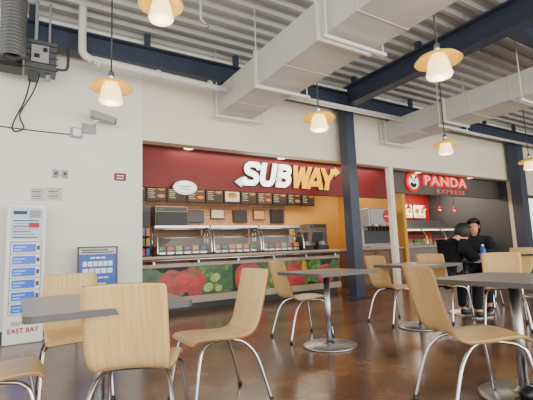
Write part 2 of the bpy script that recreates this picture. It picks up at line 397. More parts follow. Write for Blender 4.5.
# ------------------------------------------------------------------ kiosk
r = empty('charging_kiosk', (.07, 5.74, 0), 0, 'tall white phone charging locker kiosk with blue screens', 'kiosk')
M_KB = mat('kiosk_blue_glow', (8, 80, 196), .3, emit=.5); M_KL = mat('kiosk_light_panel', (180, 200, 216), .3, emit=.05)
M_NAVY = mat('navy_ink', (24, 40, 96), .5); M_CRIM = mat('crimson_ink', (180, 24, 40), .5); M_KB2 = mat('kiosk_pale_blue', (110, 170, 230), .3, emit=.4)
G().box(-.205, .205, -.18, .2, .0, 1.63, M_WHITE).obj('cabinet', r, bevel=.02)
g = G().box(-.165, .165, -.19, -.18, 1.2, 1.58, M_KL)
g.box(-.14, .0, -.192, -.19, 1.5, 1.54, M_NAVY); g.box(.02, .14, -.192, -.19, 1.46, 1.55, M_GREY)
for k in range(7): g.box(-.14, .12-(k % 3)*.04, -.192, -.19, 1.22+k*.033, 1.232+k*.033, M_GREY if k % 2 else M_NAVY)
g.box(.02, .13, -.193, -.19, 1.34, 1.4, M_CRIM)
g.obj('display_panel', r)
G().box(-.16, .16, -.188, -.18, .33, 1.18, M_GREY).obj('locker_frame', r)
for k in range(6):
    z = .34+k*.139
    d = G().box(-.15, .15, -.2, -.188, z, z+.128, M_WHITE).box(-.135, .1, -.202, -.2, z+.015, z+.112, M_KB).box(-.12, .0, -.204, -.202, z+.07, z+.085, M_KB2).box(-.12, -.04, -.204, -.202, z+.035, z+.05, M_KB2).obj('locker_door', r)
    G().box(.11, .14, -.21, -.2, z+.04, z+.09, M_DGREY).obj('keypad', d)
text('lettering', 'OUTSIDE', .055, M_NAVY, r, (0, -.184, .235), .001, .001, spacing=1.1)
text('lettering', 'EAST BAY', .075, M_CRIM, r, (0, -.184, .155), .001, .002, width=.31, spacing=1.1)

# poster stand
r = empty('poster_stand', (.9, 5.8, 0), 0, 'dark framed rack holding a blue poster with white text', 'sign stand')
G().box(-.25, -.23, -.03, .0, 0, 1.1, M_DGREY).box(.23, .25, -.03, .0, 0, 1.1, M_DGREY).box(-.25, .25, -.03, 0, 1.082, 1.1, M_DGREY).box(-.25, .25, -.03, 0, .52, .54, M_DGREY).box(-.26, -.21, -.16, .14, 0, .03, M_DGREY).box(.21, .26, -.16, .14, 0, .03, M_DGREY).obj('frame', r)
g = G().box(-.23, .23, -.02, -.01, 1.0, 1.082, M_PAPER)
for k in range(2): g.box(-.2, .2-.07*k, -.022, -.02, 1.015+k*.03, 1.032+k*.03, M_DGREY)
g.obj('top_notice', r)
g = G().box(-.23, .23, -.02, -.01, .54, 1.0, M_BLUE)
for k, (w, h, n_) in enumerate(((.10, .022, 3), (.19, .065, 6), (.19, .065, 5), (.14, .018, 4))):
    z0 = (.94, .84, .745, .68)[k]
    for j in range(n_):
        a0 = -w+j*2*w/n_; g.box(a0+.006, a0+2*w/n_-.006, -.022, -.02, z0, z0+h, M_WHITE)
g.box(-.1, .1, -.022, -.02, .57, .62, M_PAPER)
g.obj('blue_poster', r)

# ------------------------------------------------------------------ pendant lamps
M_AMB = mat('amber_glass', (232, 190, 92), .3, emit=.32, ecol=(255, 200, 50))
M_BULB = mat('frosted_bowl', (255, 238, 195), .3, emit=2.3, ecol=(255, 224, 145))
def pendant(x, y, z, s=1.0):
    r = empty('pendant_lamp', (x, y, z), 0, 'pendant lamp with amber glass disc over white bowl', 'pendant lamp', 'food court pendant lamps')
    G().lathe([(.03, .10), (.1, .085), (.2, .045), (.24, .0), (.235, -.008), (.19, .03), (.1, .07), (.03, .085)], M_AMB, seg=36).obj('lamp_shade', r, normals=False).scale = (s, s, s)
    G().lathe([(.06, .06), (.09, .03), (.108, -.03), (.12, -.1), (.135, -.15), (.12, -.175), (.05, -.19), (0, -.19)], M_BULB, seg=28).obj('glass_bowl', r).scale = (s, s, s)
    g = G().lathe([(0, .2), (.025, .2), (.035, .16), (.035, .085), (0, .085)], M_CHROME, seg=14).tube([(0, 0, .19), (0, 0, H-z)], .009, M_DGREY, 8)
    g.lathe([(0, H-z-.03), (.05, H-z-.03), (.05, H-z), (0, H-z)], M_DGREY, seg=14)
    g.obj('stem', r)
    l = bpy.data.lights.new('pendant_light', 'POINT'); l.energy = 10; l.color = (1, .88, .66); l.shadow_soft_size = .1
    lo = bpy.data.objects.new('pendant_light', l); COL.objects.link(lo); lo.location = (x, y, z-.3)
pendant(.85, 4.7, 2.9); pendant(3.72, 2.44, 2.88); pendant(3.66, 4.37, 2.84); pendant(6.53, 4.3, 2.73, .93); pendant(10.4, 4.7, 2.82); pendant(.93, 3.03, 3.0, .76)

# ------------------------------------------------------------------ SUBWAY sign
M_SW = mat('sign_white', (250, 250, 245), .4, emit=.8); M_SY = mat('sign_yellow', (236, 170, 0), .4, emit=.95, ecol=(255, 186, 0)); M_SG = mat('sign_green', (14, 64, 36), .5)
LET = {
 'S': [[(.30, .345), (.235, .405), (.09, .405), (.035, .34), (.08, .262), (.24, .205), (.285, .125), (.23, .055), (.08, .055), (.01, .12)]],
 'U': [[(.04, .46), (.04, .30), (.045, .14), (.09, .065), (.16, .052), (.23, .065), (.275, .14), (.28, .30), (.28, .46)]],
 'B': [[(.05, .0), (.05, .46)], [(.05, .405), (.19, .405), (.255, .365), (.25, .285), (.17, .245), (.05, .245)], [(.16, .235), (.26, .205), (.275, .11), (.2, .055), (.05, .055)]],
 'W': [[(.02, .50), (.105, .0)], [(.105, .0), (.205, .44)], [(.205, .44), (.305, .0)], [(.305, .0), (.39, .50)]],
 'A': [[(-.01, -.04), (.165, .45)], [(.165, .45), (.34, -.04)], [(.08, .115), (.25, .115)]],
 'Y': [[(-.01, .50), (.165, .19)], [(.34, .50), (.165, .19)], [(.165, .22), (.165, .0)]]}
def stroke_letter(ch, x0, z0, sx, th, y, m, parent, grow, slant=.22):
    g = G(); lo, hi = -grow, .46+grow
    hw = th/2+grow
    def T(px, pz):
        pz = min(max(pz, lo), hi); return (x0+px*sx+slant*pz, z0+pz)
    def pr(pts): g.prism([T(*q) for q in pts], y-.006, y+.006, m)
    for st in LET[ch]:
        pts = [Vector((q[0], q[1], 0)) for q in st]
        if len(pts) > 3: pts = spline([tuple(q) for q in pts], 4)
        for k in range(len(pts)-1):
            d = (pts[k+1]-pts[k])
            if d.length < 1e-6: continue
            d.normalize(); n = Vector((-d.y, d.x, 0))*hw; a_ = pts[k]; b_ = pts[k+1]
            if k == 0: a_ = a_-d*grow
            if k == len(pts)-2: b_ = b_+d*grow
            pr([(a_.x-n.x, a_.y-n.y), (b_.x-n.x, b_.y-n.y), (b_.x+n.x, b_.y+n.y), (a_.x+n.x, a_.y+n.y)])
            if k > 0: pr([(a_.x+hw*math.cos(t*math.pi/5), a_.y+hw*math.sin(t*math.pi/5)) for t in range(10)])
    g.obj('letter' if grow == 0 else 'letter_outline', parent)
r = empty('shop_sign', (4.58, 6.42, 2.41), 0, 'illuminated white and yellow letters with arrow ends on red fascia', 'shop sign')
for y, grow in ((-.01, 0.0), (.008, .014)):
    x = -1.12
    for ch, w_ in (('S', .32), ('U', .32), ('B', .32), ('W', .41), ('A', .33), ('Y', .33)):
        m = (M_SG if grow else (M_SW if ch in 'SUB' else M_SY))
        stroke_letter(ch, x, -.24, 1.0, .112 if ch not in 'W' else .1, y, m, r, grow)
        x += w_+{'S': .045, 'U': .05, 'B': .06, 'W': 0, 'A': -.01, 'Y': 0}[ch]
    q = grow*1.2
    G().prism([(-.95, -.24-q), (-.95, -.13+q), (-1.13, -.13+q), (-1.13, -.09+q*1.6), (-1.27-q*1.6, -.185), (-1.13, -.28-q*1.6), (-1.13, -.24-q)], y-.0055, y+.0055, M_SG if grow else M_SW).obj('arrow', r)
    G().prism([(1.02, .11-q), (1.04, .22+q), (1.15, .22+q), (1.15, .265+q*1.6), (1.29+q*1.6, .165), (1.15, .065-q*1.6), (1.15, .11-q)], y-.0055, y+.0055, M_SG if grow else M_SY).obj('arrow', r)

r = empty('oval_sign', (2.35, 6.38, 2.06), 0, 'white oval sign with green rim hanging under fascia', 'sign')
M_LG = mat('leaf_green', (70, 130, 50), .5)
G().lathe([(0, 0), (.22, 0), (.22, .015), (0, .015)], M_LG, axis='Y', seg=28).obj('rim', r, loc=(0, 0.01, 0)).scale = (1, 1, .6)
G().lathe([(0, 0), (.208, 0), (.208, .01), (0, .01)], M_SW, axis='Y', seg=28).obj('face', r, loc=(0, -.005, 0)).scale = (1, 1, .575)
g = G()
for k in range(2): g.box(-.11+.02*k, .11-.02*k, -.02, -.017, .015-k*.045, .03-k*.045, M_LG)
g.obj('print', r)

# PANDA sign
M_PW = mat('neon_pink_white', (255, 196, 186), .4, emit=.8, ecol=(255, 130, 116)); M_PR = mat('neon_red', (220, 4, 4), .4, emit=.9, ecol=(230, 0, 0))
M_EX = mat('dim_pink_red', (214, 110, 100), .4, emit=.3)
r = empty('shop_sign', (9.5, 6.42, 2.58), 0, 'glowing red channel letters on charcoal fascia', 'shop sign')
text('letter_outline', 'PANDA', .36, M_PR, r, (0.12, .01, 0), .012, .026, width=1.88, spacing=1.1)
text('lettering', 'PANDA', .34, M_PW, r, (0.12, -.012, 0), .012, -.002, width=1.76, spacing=1.14)
text('lettering', 'EXPRESS', .15, M_EX, r, (.3, -.0, -.265), .01, .001, width=1.2, spacing=1.2)
r = empty('round_logo_sign', (8.25, 6.42, 2.5), 0, 'round red and white panda emblem sign', 'shop sign')
G().lathe([(0, 0), (.25, 0), (.25, .04), (0, .04)], M_PR, axis='Y', seg=32).obj('ring', r)
g = G().disc(0, 0, -.045, .18, .18, M_SW, 28)
g.disc(-.02, -.07, -.047, .12, .08, M_BLACK, 18); g.disc(.0, .045, -.049, .1, .085, M_SW, 18)
g.disc(-.085, .115, -.05, .04, .04, M_BLACK, 12).disc(.085, .115, -.05, .04, .04, M_BLACK, 12)
g.disc(-.035, .055, -.051, .024, .03, M_BLACK, 10, rot=.5).disc(.035, .055, -.051, .024, .03, M_BLACK, 10, rot=-.5).disc(0, .01, -.051, .018, .012, M_BLACK, 8)
g.obj('emblem', r, normals=False)

# ------------------------------------------------------------------ Subway interior
M_MB = mat('menu_black', (36, 26, 21), .4); M_MO = mat('menu_food_orange', (160, 94, 50), .5, emit=.1); M_MC = mat('menu_cream', (190, 174, 140), .5, emit=.12)
M_MG = mat('menu_green', (72, 106, 50), .5, emit=.08); M_MR = mat('menu_maroon', (66, 22, 20), .5)
x = 1.85
for k in range(11):
    w = .44; zt = 2.12
    r = empty('menu_board', (x+w/2, 8.7, zt), 0, 'dark backlit menu board with food pictures and prices', 'menu board', 'menu boards over the counter')
    G().box(-w/2, w/2, -.03, .02, 0, .44, M_BLACK).obj('frame', r)
    g = G().box(-w/2+.02, w/2-.02, -.036, -.03, .02, .42, M_MB if k % 4 != 3 else M_MR)
    if k == 5:
        g.box(-w/2+.03, w/2-.03, -.038, -.036, .05, .39, M_MC).disc(0, .2, -.042, .13, .07, M_MO).disc(0, .23, -.043, .1, .025, M_MG)
    else:
        g.box(-w/2+.04, w/2-.14, -.038, -.036, .36, .38, M_MC)
        for j in range(6): g.box(-w/2+.04, -w/2+.16+.03*(j % 2), -.038, -.036, .31-j*.045, .32-j*.045, M_MC)
        g.disc(.1, .27+.02*(k % 2), -.04, .085, .05, M_MO, 14).disc(.09, .285, -.041, .065, .016, M_MG, 10)
        if k % 2: g.disc(.1, .12, -.04, .085, .04, M_MO, 14)
    g.obj('menu_panel', r)
    x += w+.025
def tall_unit(name, x0, x1, y0, y1, z0, z1, body, label, cat, glass=False):
    r = empty(name, ((x0+x1)/2, (y0+y1)/2, z0), 0, label, cat); w = (x1-x0)/2; d = (y1-y0)/2; h = z1-z0
    G().box(-w, w, -d+.03, d, 0, h, body).obj('body', r, bevel=.008)
    dr = G().box(-w+.02, w-.02, -d, -d+.03, .05, h-.12, M_BLACK if glass else body).obj('door', r, bevel=.004)
    G().box(w-.08, w-.05, -d-.03, -d, h*.3, h*.7, M_CHROME).obj('handle', dr)
    g = G().box(-w+.03, w-.03, -d+.02, -d+.03, h-.1, h-.02, M_DGREY); g.box(-w+.06, -w+.16, -d+.015, -d+.02, h-.08, h-.04, M_MG); g.obj('control_panel', r)
    return r
M_STD = mat('dim_steel', (122, 116, 108), .4, .6, noise=.08)
tall_unit('bread_oven', 2.35, 3.05, 8.1, 8.85, 0, 1.95, M_STD, 'tall stainless bread oven with dark glass door', 'oven', True)
tall_unit('refrigerator', 1.6, 2.25, 8.1, 8.85, 0, 1.95, M_DGREY, 'dark upright drinks refrigerator against back wall', 'refrigerator', True)
tall_unit('refrigerator', 6.35, 6.95, 8.2, 8.85, 0, 1.6, M_STD, 'steel upright refrigerator beside the mustard wall', 'refrigerator')
r = empty('back_counter', (4.6, 8.5, 0), 0, 'back work counter with steel top behind serving line', 'counter')
G().box(-1.45, 1.45, -.3, .35, 0, .88, M_TAN).obj('cabinet', r)
G().box(-1.47, 1.47, -.33, .37, .88, .92, M_CHROME2).obj('worktop', r)
for xx, nm, lb in ((3.55, 'microwave_oven', 'steel microwave oven on the back counter'), (4.3, 'toaster_oven', 'black toaster oven on the back counter'), (5.6, 'microwave_oven', 'steel microwave oven on the back counter')):
    r = empty(nm, (xx, 8.55, .92), 0, lb, 'oven'); bm_ = M_BLACK if nm[0] == 't' else M_STD
    hh = .56 if nm[0] == 't' else .42
    G().box(-.3, .3, -.2, .2, 0, hh, bm_).obj('body', r, bevel=.01)
    G().box(-.28, .12, -.215, -.2, .03, hh-.03, M_BLACK).obj('door', r)
    G().box(.15, .28, -.21, -.2, .04, hh-.04, M_GREY).obj('control_panel', r)
for k, (xx, zz, w, h, m) in enumerate(((3.3, 1.66, .42, .3, M_DGREY), (3.9, 1.76, .36, .24, M_MC), (4.5, 1.68, .4, .3, M_MB), (5.08, 1.74, .34, .26, M_TAN), (5.6, 1.66, .42, .36, M_MB))):
    meta(G().box(xx, xx+w, 8.86, 8.89, zz, zz+h, M_BLACK).box(xx+.02, xx+w-.02, 8.85, 8.86, zz+.02, zz+h-.02, m).obj('framed_notice'), 'small framed notice on the tiled back wall', 'notice', 'back wall notices')
for k in range(4):
    meta(G().lathe([(0, 0), (.03, 0), (.042, .24+.04*(k % 3)), (0, .24+.04*(k % 3))], (M_WHITE, M_MC, M_LG)[k % 3], (0, 0, 0), 14).obj('cup_stack', None, (4.8+.12*k, 8.45, .92)), 'tall stack of paper cups on the back counter', 'cups', 'paper cup stacks')

# serving counter
M_STONE = mat('beige_stone_top', (164, 146, 122), .3, noise=.12, nscale=30)
M_CB = mat('counter_brown', (92, 64, 46), .5, noise=.1, nscale=6)
M_VG = mural_mat(); M_TOM = mat('tomato_red', (172, 14, 10), .35, noise=.45, nscale=6)
M_TOM2 = mat('tomato_light', (190, 34, 22), .35, noise=.3, nscale=8)
M_CUC = mat('cucumber_light', (156, 178, 100), .45, noise=.25, nscale=24); M_PEP = mat('pepper_green', (30, 82, 24), .35, noise=.6, nscale=7)
M_DKG = mat('dark_leaf', (20, 40, 16), .6, noise=.6, nscale=14); M_YP = mat('yellow_pepper', (204, 150, 30), .4, noise=.3)
M_ON = mat('onion_purple', (130, 50, 100), .4, noise=.2, nscale=10)
r = empty('serving_counter', (3.4, 6.95, 0), 0, 'long sandwich serving counter with vegetable photo panels', 'counter')
def L(o): o.location = (-3.4, -6.95, 0); return o
L(G().box(1.6, 5.9, 6.66, 7.35, .12, .88, M_CB).box(1.6, 5.9, 6.74, 7.3, 0, .12, M_BLACK).obj('counter_body', r))
L(G().box(1.58, 5.92, 6.6, 7.38, .88, .93, M_STONE).obj('worktop', r, bevel=.008))
L(G().box(1.58, 5.92, 6.63, 6.66, .12, .24, M_STONE).box(1.58, 5.92, 6.63, 6.66, .74, .8, M_STONE).obj('trim_band', r))
g = G()
for yy in (6.38, 6.46, 6.54): g.tube([(1.6, yy, .86), (5.9, yy, .86)], .015, M_CHROME, 8)
for k in range(6): g.box(1.8+k*.75, 1.83+k*.75, 6.36, 6.63, .8, .845, M_CHROME2)
L(g.obj('tray_rail', r))
def veg(g, kind, x, z, s, y, cl):
    if kind == 't':
        g.disc(x, z, y, s*1.08, s, M_TOM, 30, irr=.035, clip=cl); g.disc(x-s*.25, z+s*.2, y-.0006, s*.6, s*.45, M_TOM2, 24, irr=.08, clip=cl)
        g.disc(x+s*.1, z+s*.62, y-.0012, s*.34, s*.09, M_PEP, 24, irr=.4, clip=cl)
    if kind == 'c':
        g.disc(x, z, y, s, s*.8, M_PEP, 22, clip=cl, rot=.4); g.disc(x, z, y-.0006, s*.88, s*.68, M_CUC, 22, clip=cl, rot=.4)
    if kind == 'p':
        g.disc(x-s*.35, z, y, s*.6, s*1.1, M_PEP, 28, irr=.05, clip=cl); g.disc(x+s*.35, z-s*.05, y-.0004, s*.62, s*1.0, M_PEP, 28, irr=.05, clip=cl); g.disc(x, z+s*.85, y-.0008, s*.14, s*.3, M_VG, 14, clip=cl)
    if kind == 'l':
        g.disc(x, z, y, s*1.3, s, M_VG, 50, irr=.1, clip=cl)
    if kind == 'y':
        g.disc(x, z, y, s*.9, s, M_YP, 24, irr=.1, clip=cl)
px = 1.64; n = 0
while px < 5.6:
    w = .845
    g = G().box(px, px+w-.003, 6.64, 6.66, .25, .73, M_VG if n % 2 else M_DKG)
    cl = (px+.001, px+w-.004, .252, .728); yv = 6.6385
    sets = [[('l', .4, .4, .3), ('p', .2, .5, .22), ('t', .56, .46, .23), ('t', .84, .5, .2)],
            [('t', .06, .46, .24), ('p', .72, .52, .2), ('c', .36, .36, .11), ('c', .5, .52, .11), ('c', .56, .33, .08)],
            [('l', .7, .5, .3), ('t', .34, .48, .28), ('t', .62, .38, .15)],
            [('p', .16, .44, .18), ('t', .56, .46, .25), ('y', .82, .6, .12)],
            [('l', .2, .5, .24), ('t', .5, .42, .21), ('p', .78, .52, .18)]][n % 5]
    for kd, dx, zz, s_ in sets: veg(g, kd, px+dx, zz, s_, yv, cl); yv -= .0016
    L(g.obj('vegetable_panel', r, normals=False)); px += w; n += 1
M_LIT = mat('case_light', (255, 240, 215), .4, emit=4, ecol=(255, 232, 195))
M_CASE = mat('case_dark_back', (96, 70, 50), .5)
for k, (x0, x1) in enumerate(((1.95, 2.95), (2.98, 3.98), (4.01, 5.0))):
    q = empty('sneeze_guard', ((x0+x1)/2, 6.95, .931), 0, 'glass sneeze guard with steel frame over food pans', 'sneeze guard', 'sneeze guards on the counter')
    w = (x1-x0)/2
    g = G()
    for xx in (-w+.01, w-.01): g.tube(spline([(xx, -.3, .01), (xx, -.27, .3), (xx, -.16, .46), (xx, .02, .49)], 5), .016, M_CHROME, 8); g.tube([(xx, .02, 0.01), (xx, .02, .49)], .012, M_CHROME, 8)
    g.tube([(-w, -.16, .46), (w, -.16, .46)], .018, M_CHROME, 8); g.tube([(-w, -.27, .3), (w, -.27, .3)], .012, M_CHROME, 8); g.obj('frame', q)
    g = G(); g.poly([(-w+.02, -.3, .02), (w-.02, -.3, .02), (w-.02, -.27, .3), (-w+.02, -.27, .3)], M_GLASS); g.poly([(-w+.02, -.27, .3), (w-.02, -.27, .3), (w-.02, -.16, .46), (-w+.02, -.16, .46)], M_GLASS); g.obj('glass_panel', q)
    G().box(-w, w, -.18, .24, .48, .52, M_CHROME2).obj('top_shelf', q)
    G().box(-w+.05, w-.05, -.1, -.05, .455, .478, M_LIT).obj('case_lamp', q)
    G().box(-w, w, .22, .24, .0, .47, M_CASE).obj('rear_panel', q)
    cols = [M_VG, M_TOM, M_CUC, M_ON, M_YP, M_PEP, mat('meat_pink', (200, 130, 106), .5), mat('cheese', (220, 186, 110), .5), mat('bread_tan', (186, 128, 70), .5, noise=.2)]
    for j in range(6):
        cx_ = -w+.12+j*(2*w-.24)/5
        G().box(cx_-.07, cx_+.07, -.2, .16, .01, .08, M_CHROME2).box(cx_-.06, cx_+.06, -.19, .15, .08, .17, cols[(j+k*4) % 9]).obj('food_pan', q, bevel=.02)
for xx in (5.2, 5.62):
    r = empty('cash_register', (xx, 6.98, .93), .1, 'black cash register with screen beside glass guard', 'cash register', 'cash registers')
    G().box(-.16, .16, -.18, .2, 0, .1, M_BLACK).obj('drawer', r, bevel=.01)
    G().box(-.15, .15, -.02, .02, .16, .4, M_DGREY, Matrix.Rotation(.25, 3, 'X')).box(-.03, .03, 0, .05, .1, .2, M_BLACK).obj('screen', r, bevel=.008)
    G().box(-.05, .05, -.17, -.08, .1, .18, M_GREY).obj('card_reader', r, bevel=.01)
r = empty('chip_rack', (1.78, 6.9, .93), 0, 'black wire rack with snack packets on counter end', 'rack')
g = G()
for zz in (.0, .17, .34): g.box(-.14, .14, -.12, .14, zz, zz+.012, M_BLACK)
for xx in (-.14, .14):
    for yy in (-.12, .14): g.tube([(xx, yy, 0), (xx, yy, .5)], .006, M_BLACK, 6)
g.obj('frame', r)
k = 0
for zz in (.012, .182, .352):
    for xx in (-.08, .0, .08):
        m = (M_YP, M_REDB, M_BLUE, mat('packet_orange', (220, 110, 30), .4), M_MG)[k % 5]; k += 1
        meta(G().prism([(-.035, 0), (.035, 0), (.03, .06), (.035, .13), (-.035, .13), (-.03, .06)], -.02, .02, m).obj('snack_packet', None, (1.78+xx, 6.88, .93+zz+.001), bevel=.006), 'small coloured snack packet standing on the rack', 'snack packet', 'snack packets on the rack')
# soda dispenser
r = empty('side_cabinet', (7.3, 6.95, 0), 0, 'brown drinks cabinet with stone worktop', 'cabinet')
G().box(-.8, .62, -.35, .35, 0, .88, M_CB).obj('body', r)
for xx in (-.78, -.31, .16): G().box(xx, xx+.44, -.365, -.35, .12, .84, mat('brown_door', (116, 82, 58), .45, noise=.1)).obj('door', r, bevel=.004)
G().box(-.82, .64, -.38, .37, .88, .92, M_STONE).obj('worktop', r, bevel=.006)
M_STEELB = mat('dispenser_steel', (160, 160, 162), .35, .5, noise=.04)
r = empty('soda_dispenser', (7.38, 6.9, .92), 0, 'stainless steel soda fountain with red round badge', 'drink dispenser')
G().box(-.47, .47, -.02, .33, 0, .93, M_STEELB).box(-.47, .47, -.25, -.02, .5, .93, M_STEELB).box(-.47, .47, -.27, -.02, 0, .06, M_STEELB).obj('body', r, bevel=.012)
G().box(-.43, .04, -.262, -.25, .56, .9, M_STEELB).box(-.43, .43, -.03, -.022, .1, .42, M_DGREY).obj('front_panel', r)
G().disc(.14, .74, -.264, .16, .16, M_REDB, 24).box(.03, .25, -.268, -.265, .73, .75, M_WHITE).obj('badge', r, normals=False)
for k in range(7):
    xx = -.38+k*.125
    G().box(xx-.02, xx+.02, -.2, -.12, .4, .5, M_BLACK).obj('nozzle', r)
    G().box(xx-.035, xx+.035, -.262, -.25, .505, .545, (M_REDB, M_WHITE, M_MG, M_YP, M_REDB, M_BLUE)[k % 6]).obj('brand_plate', r)
for x in (2.4, 4.3, 6.2, 8.4, 10.6):
    meta(G().lathe([(0, 0), (.06, 0), (.08, -.01), (.08, .01)], M_LIT, (x, 6.32, 2.735), 16).obj('recessed_light'), 'small round recessed light in the soffit', 'light', 'recessed soffit lights')

# ------------------------------------------------------------------ Panda interior
r = empty('serving_counter', (9.5, 6.95, 0), 0, 'hot food counter with curved glass and steel front', 'counter')
def L2(o): o.location = (-9.5, -6.95, 0); return o
L2(G().box(8.15, 11.6, 6.7, 7.5, 0, .88, mat('counter_grey', (120, 112, 106), .4, noise=.1)).obj('counter_body', r))
L2(G().box(8.13, 11.62, 6.6, 7.5, .88, .92, M_STONE).obj('worktop', r))
g = G()
for k in range(5): g.tube(spline([(8.2+k*.8, 6.68, .92), (8.2+k*.8, 6.72, 1.2), (8.2+k*.8, 6.88, 1.36), (8.2+k*.8, 7.1, 1.38)], 4), .015, M_CHROME, 8)
g.box(8.19, 11.41, 6.67, 6.69, .915, .93, M_CHROME).box(8.19, 11.41, 6.87, 6.89, 1.35, 1.37, M_CHROME)
L2(g.obj('glass_frame', r))
g = G().poly([(8.2, 6.68, .92), (11.4, 6.68, .92), (11.4, 6.72, 1.2), (8.2, 6.72, 1.2)], M_GLASS).poly([(8.2, 6.72, 1.2), (11.4, 6.72, 1.2), (11.4, 6.88, 1.36), (8.2, 6.88, 1.36)], M_GLASS)
L2(g.obj('glass_panel', r))
L2(G().box(8.2, 11.4, 6.86, 7.2, 1.37, 1.39, M_CHROME2).box(8.3, 11.3, 6.95, 7.0, 1.33, 1.36, M_LIT).obj('top_shelf', r))
for k in range(8): L2(G().box(8.25+k*.39, 8.6+k*.39, 6.8, 7.3, .93, 1.0, M_CHROME2).box(8.27+k*.39, 8.58+k*.39, 6.82, 7.28, 1.0, 1.1, (M_MO, M_VG, M_YP, M_TOM)[k % 4]).obj('food_pan', r))
M_MCB = mat('menu_cream_bright', (240, 225, 190), .5, emit=.9)
for k in range(5):
    r = empty('menu_board', (8.75+k*.66, 8.7, 1.82), 0, 'bright menu board above the hot food kitchen', 'menu board', 'menu boards of the second shop')
    G().box(-.31, .31, -.02, .02, 0, .46, M_BLACK).obj('frame', r)
    g = G().box(-.29, .29, -.026, -.02, .02, .44, (M_MCB, M_DRED)[k % 3 == 2]); g.disc(-.12, .24, -.03, .11, .09, M_MO).disc(.14, .24, -.03, .1, .08, M_YP).box(-.22, .22, -.03, -.027, .06, .09, M_SIGNR)
    g.obj('menu_panel', r)
r = empty('extractor_hood', (10.4, 8.4, 1.35), 0, 'stainless kitchen extractor hood behind the counter', 'hood')
G().prism([(-1.5, 0), (1.5, 0), (1.4, .35), (-1.4, .35)], -.3, .4, M_CHROME2).obj('canopy', r)
r = empty('cooking_range', (10.4, 8.4, 0), 0, 'long stainless cooking range under the hood', 'range')
G().box(-1.4, 1.4, -.35, .4, 0, .9, M_CHROME2).obj('body', r, bevel=.01)
for k in range(4):
    G().lathe([(0, 0), (.12, .02), (.24, .1), (.25, .1), (.12, 0)], M_DGREY, (-1.05+k*.7, 0, .9), 20).obj('wok', r)
tall_unit('refrigerator', 8.2, 8.8, 8.0, 8.6, 0, 1.75, M_CHROME2, 'steel drinks refrigerator beside hot food counter', 'refrigerator', True)
M_WARM = mat('warm_bulb', (255, 210, 140), .3, emit=6, ecol=(255, 190, 110))
for k in range(5):
    x = 8.5+k*.7
    r = empty('heat_lamp', (x, 7.35, 1.95), 0, 'small hanging heat lamp over hot food', 'lamp', 'heat lamps over hot food counter')
    G().lathe([(.02, .12), (.08, .0), (.075, 0), (.015, .11)], M_REDB, seg=16).tube([(0, 0, .11), (0, 0, .79)], .006, M_BLACK, 6).obj('shade', r)
    G().lathe([(0, .05), (.03, .03), (.035, .0), (0, -.03)], M_WARM, seg=12).obj('bulb', r)

# ------------------------------------------------------------------ chair prototype (faces local +Y)
def shell_part(name, prof, w_of, curve_of, root):
    g = G(); iw = g.mi(M_WOOD); ie = g.mi(M_EDGE); nu = 13; th = .010; F_ = []; Bk = []
    n = len(prof)
    for k, (y, z, s) in enumerate(prof):
        a_ = prof[max(0, k-1)]; b_ = prof[min(n-1, k+1)]; t = Vector((0, b_[0]-a_[0], b_[1]-a_[1])).normalized(); nn = Vector((0, -t.z, t.y))
        w = w_of(s); c = curve_of(s); row = []; row2 = []
        for j in range(nu):
            u = -1+2*j/(nu-1); P = Vector((u*w, y, z))-nn*(-c*(u*u))
            row.append(g.bm.verts.new(P+nn*th*.5)); row2.append(g.bm.verts.new(P-nn*th*.5))
        F_.append(row); Bk.append(row2)
    for k in range(n-1):
        for j in range(nu-1):
            f = g.bm.faces.new([F_[k][j], F_[k][j+1], F_[k+1][j+1], F_[k+1][j]]); f.material_index = iw; f.smooth = True
            f = g.bm.faces.new([Bk[k][j], Bk[k+1][j], Bk[k+1][j+1], Bk[k][j+1]]); f.material_index = iw; f.smooth = True
        for j in (0, nu-1):
            f = g.bm.faces.new([F_[k][j], F_[k+1][j], Bk[k+1][j], Bk[k][j]]); f.material_index = ie
    for k in (0, n-1):
        for j in range(nu-1):
            f = g.bm.faces.new([F_[k][j], F_[k][j+1], Bk[k][j+1], Bk[k][j]]); f.material_index = ie
    return g.obj(name, root)
raw = spline([(0, .235, .415), (0, .2, .445), (0, .1, .447), (0, -.05, .435), (0, -.14, .44), (0, -.195, .475), (0, -.225, .55), (0, -.26, .68), (0, -.3, .845)], 8)
N = len(raw); prof = [(v.y, v.z, i/(N-1)) for i, v in enumerate(raw)]
def w_of(s):
    w = .19 if s < .35 else (.19-.012*math.sin((s-.35)/.4*math.pi) if s < .75 else .19)
    if s > .96: w -= .010*((s-.96)/.04)**2
    if s < .05: w -= .03*((.05-s)/.05)**2
    return w
def curve_of(s): return .010 if s < .4 else .010+.012*min(1, (s-.4)/.3)
split = int(N*.56)
def make_chair(loc, rotz, label):
    r = empty('cafe_chair', loc, rotz, label, 'chair', 'plywood cafe chairs')
    shell_part('seat', prof[:split+1], w_of, curve_of, r)
    shell_part('backrest', prof[split:], w_of, curve_of, r)
    for sx in (-1, 1):
        fr = spline([(sx*.10, -.02, .415), (sx*.15, .09, .412), (sx*.18, .15, .395), (sx*.2, .185, .33), (sx*.22, .235, .012)], 6)
        G().tube(fr, .0105, M_CHROME, 10).lathe([(0, 0), (.016, 0), (.016, .02), (.012, .03)], M_BLACK, (sx*.22, .235, 0), 10).obj('leg', r)
        bk = spline([(sx*.10, .02, .415), (sx*.14, -.07, .41), (sx*.17, -.14, .38), (sx*.195, -.21, .28), (sx*.22, -.29, .012)], 6)
        G().tube(bk, .0105, M_CHROME, 10).lathe([(0, 0), (.016, 0), (.016, .02), (.012, .03)], M_BLACK, (sx*.22, -.29, 0), 10).obj('leg', r)
    G().box(-.12, .12, -.06, .06, .405, .428, M_BLACK).obj('seat_bracket', r)
    return r
def face(dx, dy): return math.atan2(-dx, dy)
